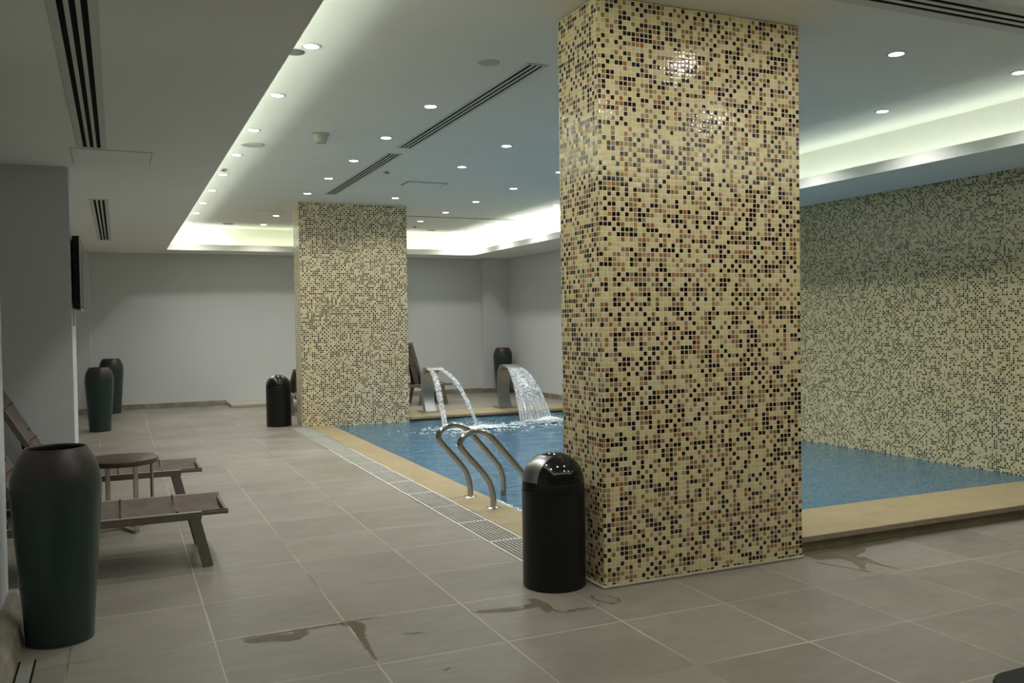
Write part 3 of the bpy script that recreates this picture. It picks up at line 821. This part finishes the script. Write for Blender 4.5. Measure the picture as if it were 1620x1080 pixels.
def foam(cx, cy, sx, sy, n, label, zmax=.03, core=.4, ang=0):
    b = BM(); ca, sa = math.cos(ang), math.sin(ang)
    for k in range(n):
        r = abs(random.gauss(0, .5)); a = random.random()*2*PI
        if k < n*core: r *= .35
        dx, dy = r*math.cos(a)*sx, r*math.sin(a)*sy
        nn = noise.noise((dx*4+cx, dy*9+cy, 2))
        if k >= n*core and nn < -.02: continue
        s = random.uniform(.006, .022)*(1.25 if r < .2 else .85)
        h = random.uniform(.15, .5) if r > .25 else random.uniform(.3, .9)
        q = Vector((dx*ca-dy*sa, dx*sa+dy*ca, max(0, zmax*(1-r*1.6))*random.random()))
        bmesh.ops.create_icosphere(b, subdivisions=1, radius=s, matrix=Matrix.Translation(q) @ Matrix.Rotation(random.random()*3, 4, 'Z') @ Matrix.Diagonal((random.uniform(1.0,2.6), .8, h, 1)))
    for k in range(n//12):
        q = Vector((random.gauss(0,.18)*sx, random.gauss(0,.18)*sy, abs(random.gauss(0,.06))))
        bmesh.ops.create_icosphere(b, subdivisions=1, radius=random.uniform(.002,.006), matrix=Matrix.Translation(q))
    o = obj('water_foam', b, M['foam'], None, True); o.location = (cx, cy, ZW+.004)
    tag(o, label, 'foam', None, 'stuff'); return o
foam(5.66, 11.36, .75, .5, 2300, 'dense white foam where the broad sheet of water hits the pool', .07, .5)
foam(4.52, 11.2, .95, .55, 2300, 'scattered white foam under the two thin streams', .02, .1)
b = BM()
for k in range(260):                       # overflow froth along the wet edge by the ladder
    y = random.uniform(5.3, 6.6); x = 2.775+random.gauss(0,.012)
    s = random.uniform(.003,.011)
    bmesh.ops.create_icosphere(b, subdivisions=1, radius=s, matrix=Matrix.Translation((x-2.77, y-6, 0)) @ Matrix.Diagonal((1,2,.4,1)))
o = obj('water_foam', b, M['foam'], None, True); o.location = (2.77, 6, ZW+.012); tag(o, 'thin line of froth along the stone edge behind the near bin', 'foam', None, 'stuff')

# ------------------------------------------------------------ sun loungers
def make_lounger(name, ang, back_len=.74, seat=1.03, length=1.93):
    """foot end at x=0, head towards -x; width along y, centred"""
    r = empty(name); W = .305; zt = .335; hx = -seat
    b = BM()
    for s in (-1, 1):
        box(b, -length, -.155, s*W-.017, s*W+.017, zt-.046, zt-.006, .004, 1)
    for x in (-length+.03, -seat-.03): box(b, x-.02, x+.02, -W, W, zt-.07, zt-.044, .003, 1)
    for s in (-1, 1): box(b, -.16, 0.0, s*(W-.02)-.011, s*(W-.02)+.011, zt-.03, zt-.008, .003, 1)
    box(b, -.02, 0.0, -W+.03, W-.03, zt-.036, zt-.014, .003, 1)
    obj('frame', b, M['lounger_metal'], r)
    for s in (-1, 1):
        b = BM(); box(b, -length, -.155, s*W-.018, s*W+.018, zt-.006, zt-.0005, .002, 1)
        tag(obj('rail_trim', b, M['trim_strip'], r), 'paler edge strip')
    for x0, x1 in ((-.20, -.125), (-length+.31, -length+.23)):
        for s in (-1, 1):
            b = BM(); bar(b, [(x0, s*W, zt-.02), (x1, s*W, .0)], .03, .062, (1,0,0)); obj('leg', b, M['lounger_metal'], r)
    def sling(x0, x1, parent, nm, step, first):
        nu, nv = 64, 14; G = []; b = BM()
        for i in range(nu+1):
            x = x0+(x1-x0)*i/nu; row = []
            d = ((x-first) % step); seam = math.exp(-((min(d, step-d))/.010)**2)*.011
            for j in range(nv+1):
                v = -1+2*j/nv
                sag = -.04*(1-v*v)
                row.append(b.verts.new((x, v*(W-.016), sag+seam*(1-v**4))))
            G.append(row)
        fs = []
        for i in range(nu):
            for j in range(nv): fs.append(b.faces.new((G[i][j], G[i+1][j], G[i+1][j+1], G[i][j+1])))
        rg = bmesh.ops.extrude_face_region(b, geom=fs)
        for v in [g for g in rg['geom'] if isinstance(g, bmesh.types.BMVert)]: v.co.z -= .004
        o = obj(nm, b, M['sling'], parent, True)
        x = first
        while x > x0+.05:
            if x < x1-.05:
                c = BM(); tube(c, [(x, v/7*(W-.018), -.04*(1-(v/7)**2)+.004) for v in range(-7, 8)], .006, 8)
                obj('seam', c, M['seam'], o, True)
            x -= step
        return o
    s_ = sling(hx, 0.0, r, 'seat_sling', .31, -.29); s_.location.z = zt-.001
    # backrest, hinged at hx
    k = obj('backrest', (lambda b: ([box(b, -back_len, 0, s*(W-.035)-.014, s*(W-.035)+.014, -.04, .0, .004, 1) for s in (-1,1)], box(b, -back_len, -back_len+.03, -W+.05, W-.05, -.035, -.005, .004, 1), b)[-1])(BM()), M['lounger_metal'], r)
    k.location = (hx, 0, zt-.005); k.rotation_euler = (0, ang, 0)
    bs = sling(-back_len-.01, 0, k, 'back_sling', .31, -.31); bs.scale = (1, .93, 1)
    L = .42; px, pz = hx-L*math.cos(ang), zt+L*math.sin(ang)
    for s in (-1, 1):
        b = BM(); bar(b, [(px, s*(W-.07), pz-.03), (px+.06, s*(W-.07), zt-.05)], .016, .025, (1,0,0)); obj('back_strut', b, M['black_plastic'], r)
    return r
l1 = make_lounger('sun_lounger', math.radians(60)); l1.location = (.59, 5.86, 0)
tag(l1, 'nearer taupe sun lounger with its foot end beside the big green jar', 'sun lounger', 'taupe sun loungers')
l2 = copy_tree(l1); l2.location = (.58, 7.56, 0)
tag(l2, 'farther of two taupe sun loungers at the left, behind the round table', 'sun lounger', 'taupe sun loungers')
l3 = make_lounger('lounge_chair', math.radians(73), .7, .52, .85); l3.location = (5.42, 15.0, 0); l3.scale = (1, 1, 1.1)
tag(l3, 'distant taupe chair with tall raised back behind the left spout', 'chair')
l4 = make_lounger('sun_lounger', math.radians(33)); l4.location = (2.83, 15.92, 0); l4.rotation_euler = (0, 0, PI/2)
tag(l4, 'sun lounger almost hidden behind the far pillar, its back edge showing left', 'sun lounger', 'taupe sun loungers')

# ------------------------------------------------------------ side table
t_ = empty('side_table', (.0, 6.88, 0)); tag(t_, 'low round side table with dark top between the two left loungers', 'side table')
b = BM(); lathe(b, [(0,.472),(.245,.472),(.249,.475),(.25,.48),(.25,.503),(.248,.507),(.243,.509),(0,.509)], 64); smooth_angle(obj('table_top', b, M['table_wood'], t_))
for a in (-66, 24, 114, 204):
    a = math.radians(a); b = BM()
    bar(b, [(.225*math.cos(a), .225*math.sin(a), .472), (.225*math.cos(a), .225*math.sin(a), .012)], .012, .03, (math.cos(a+PI/2), math.sin(a+PI/2), 0)); obj('leg', b, M['table_metal'], t_)
for a in (-66, 24):
    a = math.radians(a); b = BM(); z = .012 if a < 0 else .0125
    bar(b, [(-.231*math.cos(a), -.231*math.sin(a), z), (.231*math.cos(a), .231*math.sin(a), z)], .03, .018 if a < 0 else .017); obj('crossbar', b, M['table_metal'], t_)

# ------------------------------------------------------------ wet patches on the floor
def puddle(strokes, label, cell=.005):
    """film of water: union of tapered strokes [(x, y, r), ...], domed at its rim"""
    caps = []
    for st in strokes:
        for a, c in zip(st, st[1:]): caps.append((a, c))
        if len(st) == 1: caps.append((st[0], st[0]))
    xs = [p[0] for st in strokes for p in st]; ys_ = [p[1] for st in strokes for p in st]; m = .13
    x0, x1, y0, y1 = min(xs)-m, max(xs)+m, min(ys_)-m, max(ys_)+m
    def sd(x, y):
        best = 9
        for (ax,ay,ar),(bx_,by,br) in caps:
            dx, dy = bx_-ax, by-ay; L = dx*dx+dy*dy
            t = 0 if L == 0 else min(1, max(0, ((x-ax)*dx+(y-ay)*dy)/L))
            best = min(best, math.hypot(x-ax-t*dx, y-ay-t*dy)-(ar+(br-ar)*t))
        return best+.009*noise.noise((x*28, y*28, 4))+.006*noise.noise((x*75, y*75, 9))
    nx, ny = int((x1-x0)/cell)+1, int((y1-y0)/cell)+1
    D = [[sd(x0+i*cell, y0+j*cell) for i in range(nx+1)] for j in range(ny+1)]
    b = BM(); V = {}; cx, cy = (x0+x1)/2, (y0+y1)/2
    def vert(i, j):
        if (i, j) not in V:
            d = D[j][i]; x, y = x0+i*cell, y0+j*cell
            if d > 0:                                   # pull outside corners back onto the rim
                gx = (D[j][min(nx,i+1)]-D[j][max(0,i-1)]); gy = (D[min(ny,j+1)][i]-D[max(0,j-1)][i]); g = math.hypot(gx, gy) or 1
                k = min(d, cell*1.1); x -= gx/g*k; y -= gy/g*k
            h = .0004+.0016*min(1, max(0, -d)/.008)**.6
            V[i, j] = b.verts.new((x-cx, y-cy, h))
        return V[i, j]
    for j in range(ny):
        for i in range(nx):
            q = ((i,j),(i+1,j),(i+1,j+1),(i,j+1))
            if sum(D[c][a] < 0 for a, c in q) >= 2: b.faces.new([vert(*c) for c in q])
    o = obj('puddle', b, M['film'], None, True); o.location = (cx, cy, .0004); tag(o, label, 'puddle', 'wet patches on the floor'); return o
puddle([[(.53,4.14,.035),(.60,4.12,.045),(.70,4.10,.05),(.76,4.13,.03)],[(.50,4.19,.012),(.76,4.18,.02),(.86,4.185,.016),(.97,4.19,.015)],[(.98,4.17,.04),(1.02,4.12,.035),(.995,3.98,.024),(.985,3.86,.018),(.98,3.66,.006)],[(1.0,4.19,.014),(1.13,4.2,.008)]],
       'branching wet trail along the tile joints at the bottom, left of centre')
puddle([[(1.575,4.06,.006),(1.70,3.985,.006)],[(1.63,4.035,.028),(1.76,4.005,.036),(1.87,4.0,.03),(1.93,4.01,.035)],[(1.93,4.08,.03),(1.94,3.96,.036),(1.92,3.90,.025)],[(1.93,3.92,.015),(1.98,3.845,.008),(2.06,3.82,.007),(2.13,3.83,.007),(2.2,3.875,.006)],[(2.02,3.85,.014),(2.12,3.85,.012)]],
       'hook-shaped wet patch in front of the near black bin')
puddle([[(2.235,4.02,.008),(2.22,3.97,.008),(2.23,3.90,.009),(2.27,3.85,.01),(2.31,3.86,.009),(2.335,3.91,.007),(2.31,3.98,.005),(2.27,4.02,.004)]], 'small looped water mark at the foot of the nearest pillar')
puddle([[(3.78,4.10,.03),(4.05,4.11,.04),(4.35,4.11,.025),(4.6,4.125,.01)],[(3.80,4.03,.05),(3.98,4.03,.09),(4.15,4.07,.05)],[(3.95,3.98,.05),(3.93,3.85,.035),(3.86,3.74,.012)],[(4.0,3.9,.05),(4.0,3.75,.02),(4.03,3.66,.008)],[(3.72,3.96,.01),(3.80,3.78,.012),(3.84,3.69,.014)]],
       'wet patch on tiles below the raised coping, right of the nearest pillar')
puddle([[(1.19,3.91,.008),(1.24,3.89,.012),(1.29,3.88,.006)]], 'tiny wet splash between the near bin and the branching wet trail')
puddle([[(1.21,3.43,.007),(1.24,3.44,.009)],[(1.27,3.46,.004)]], 'tiny wet spot nearest the bottom edge of the photo')

# dark mat whose corner reaches into the bottom right of the frame
b = BM(); pts = []
for cx, cy, a0 in ((.16,-.12,-90),(.16,.12,0),(-.16,.12,90),(-.16,-.12,180)):
    for k in range(9):
        an = math.radians(a0+90*k/8); pts.append((cx*1.0+.14*math.cos(an)+(.04 if cx > 0 else -.04), cy+.14*math.sin(an)))
lo_ = [b.verts.new((x, y, 0)) for x, y in pts]; hi_ = [b.verts.new((x*.985, y*.985, .014)) for x, y in pts]
for k in range(len(pts)): b.faces.new((lo_[k], lo_[(k+1)%len(pts)], hi_[(k+1)%len(pts)], hi_[k]))
b.faces.new(hi_); b.faces.new(lo_[::-1])
o = obj('floor_mat', b, M['rubber']); o.location = (3.385, 2.125, .0005); tag(o, 'dark rubber mat whose rounded corner shows at the bottom right of the photo', 'mat')

# ------------------------------------------------------------ world, camera, colour
w = bpy.data.worlds.new('dim_interior'); SC.world = w; w.use_nodes = True
w.node_tree.nodes['Background'].inputs[0].default_value = (.01, .01, .01, 1)

R = Vector((0.9122643, -0.40933037, -0.01491619)); U = Vector((0.02271745, 0.01420243, 0.99964104)); F = Vector((0.40897159, 0.91227569, -0.02225531))
cd = bpy.data.cameras.new('camera'); cam = bpy.data.objects.new('camera', cd); COL.objects.link(cam)
cd.sensor_width = 36; cd.sensor_fit = 'HORIZONTAL'; cd.lens = 1390.864/1620*36; cd.clip_start = .05
cam.matrix_world = Matrix(((R.x,U.x,-F.x,0),(R.y,U.y,-F.y,0),(R.z,U.z,-F.z,1.44),(0,0,0,1)))
SC.camera = cam

SC.view_settings.view_transform = 'Standard'; SC.view_settings.look = 'None'
SC.view_settings.exposure = .2; SC.view_settings.gamma = 1; SC.view_settings.use_curve_mapping = False
SC.cycles.use_denoising = True
SC.cycles.sample_clamp_indirect = 6
SC.cycles.transparent_max_bounces = 16
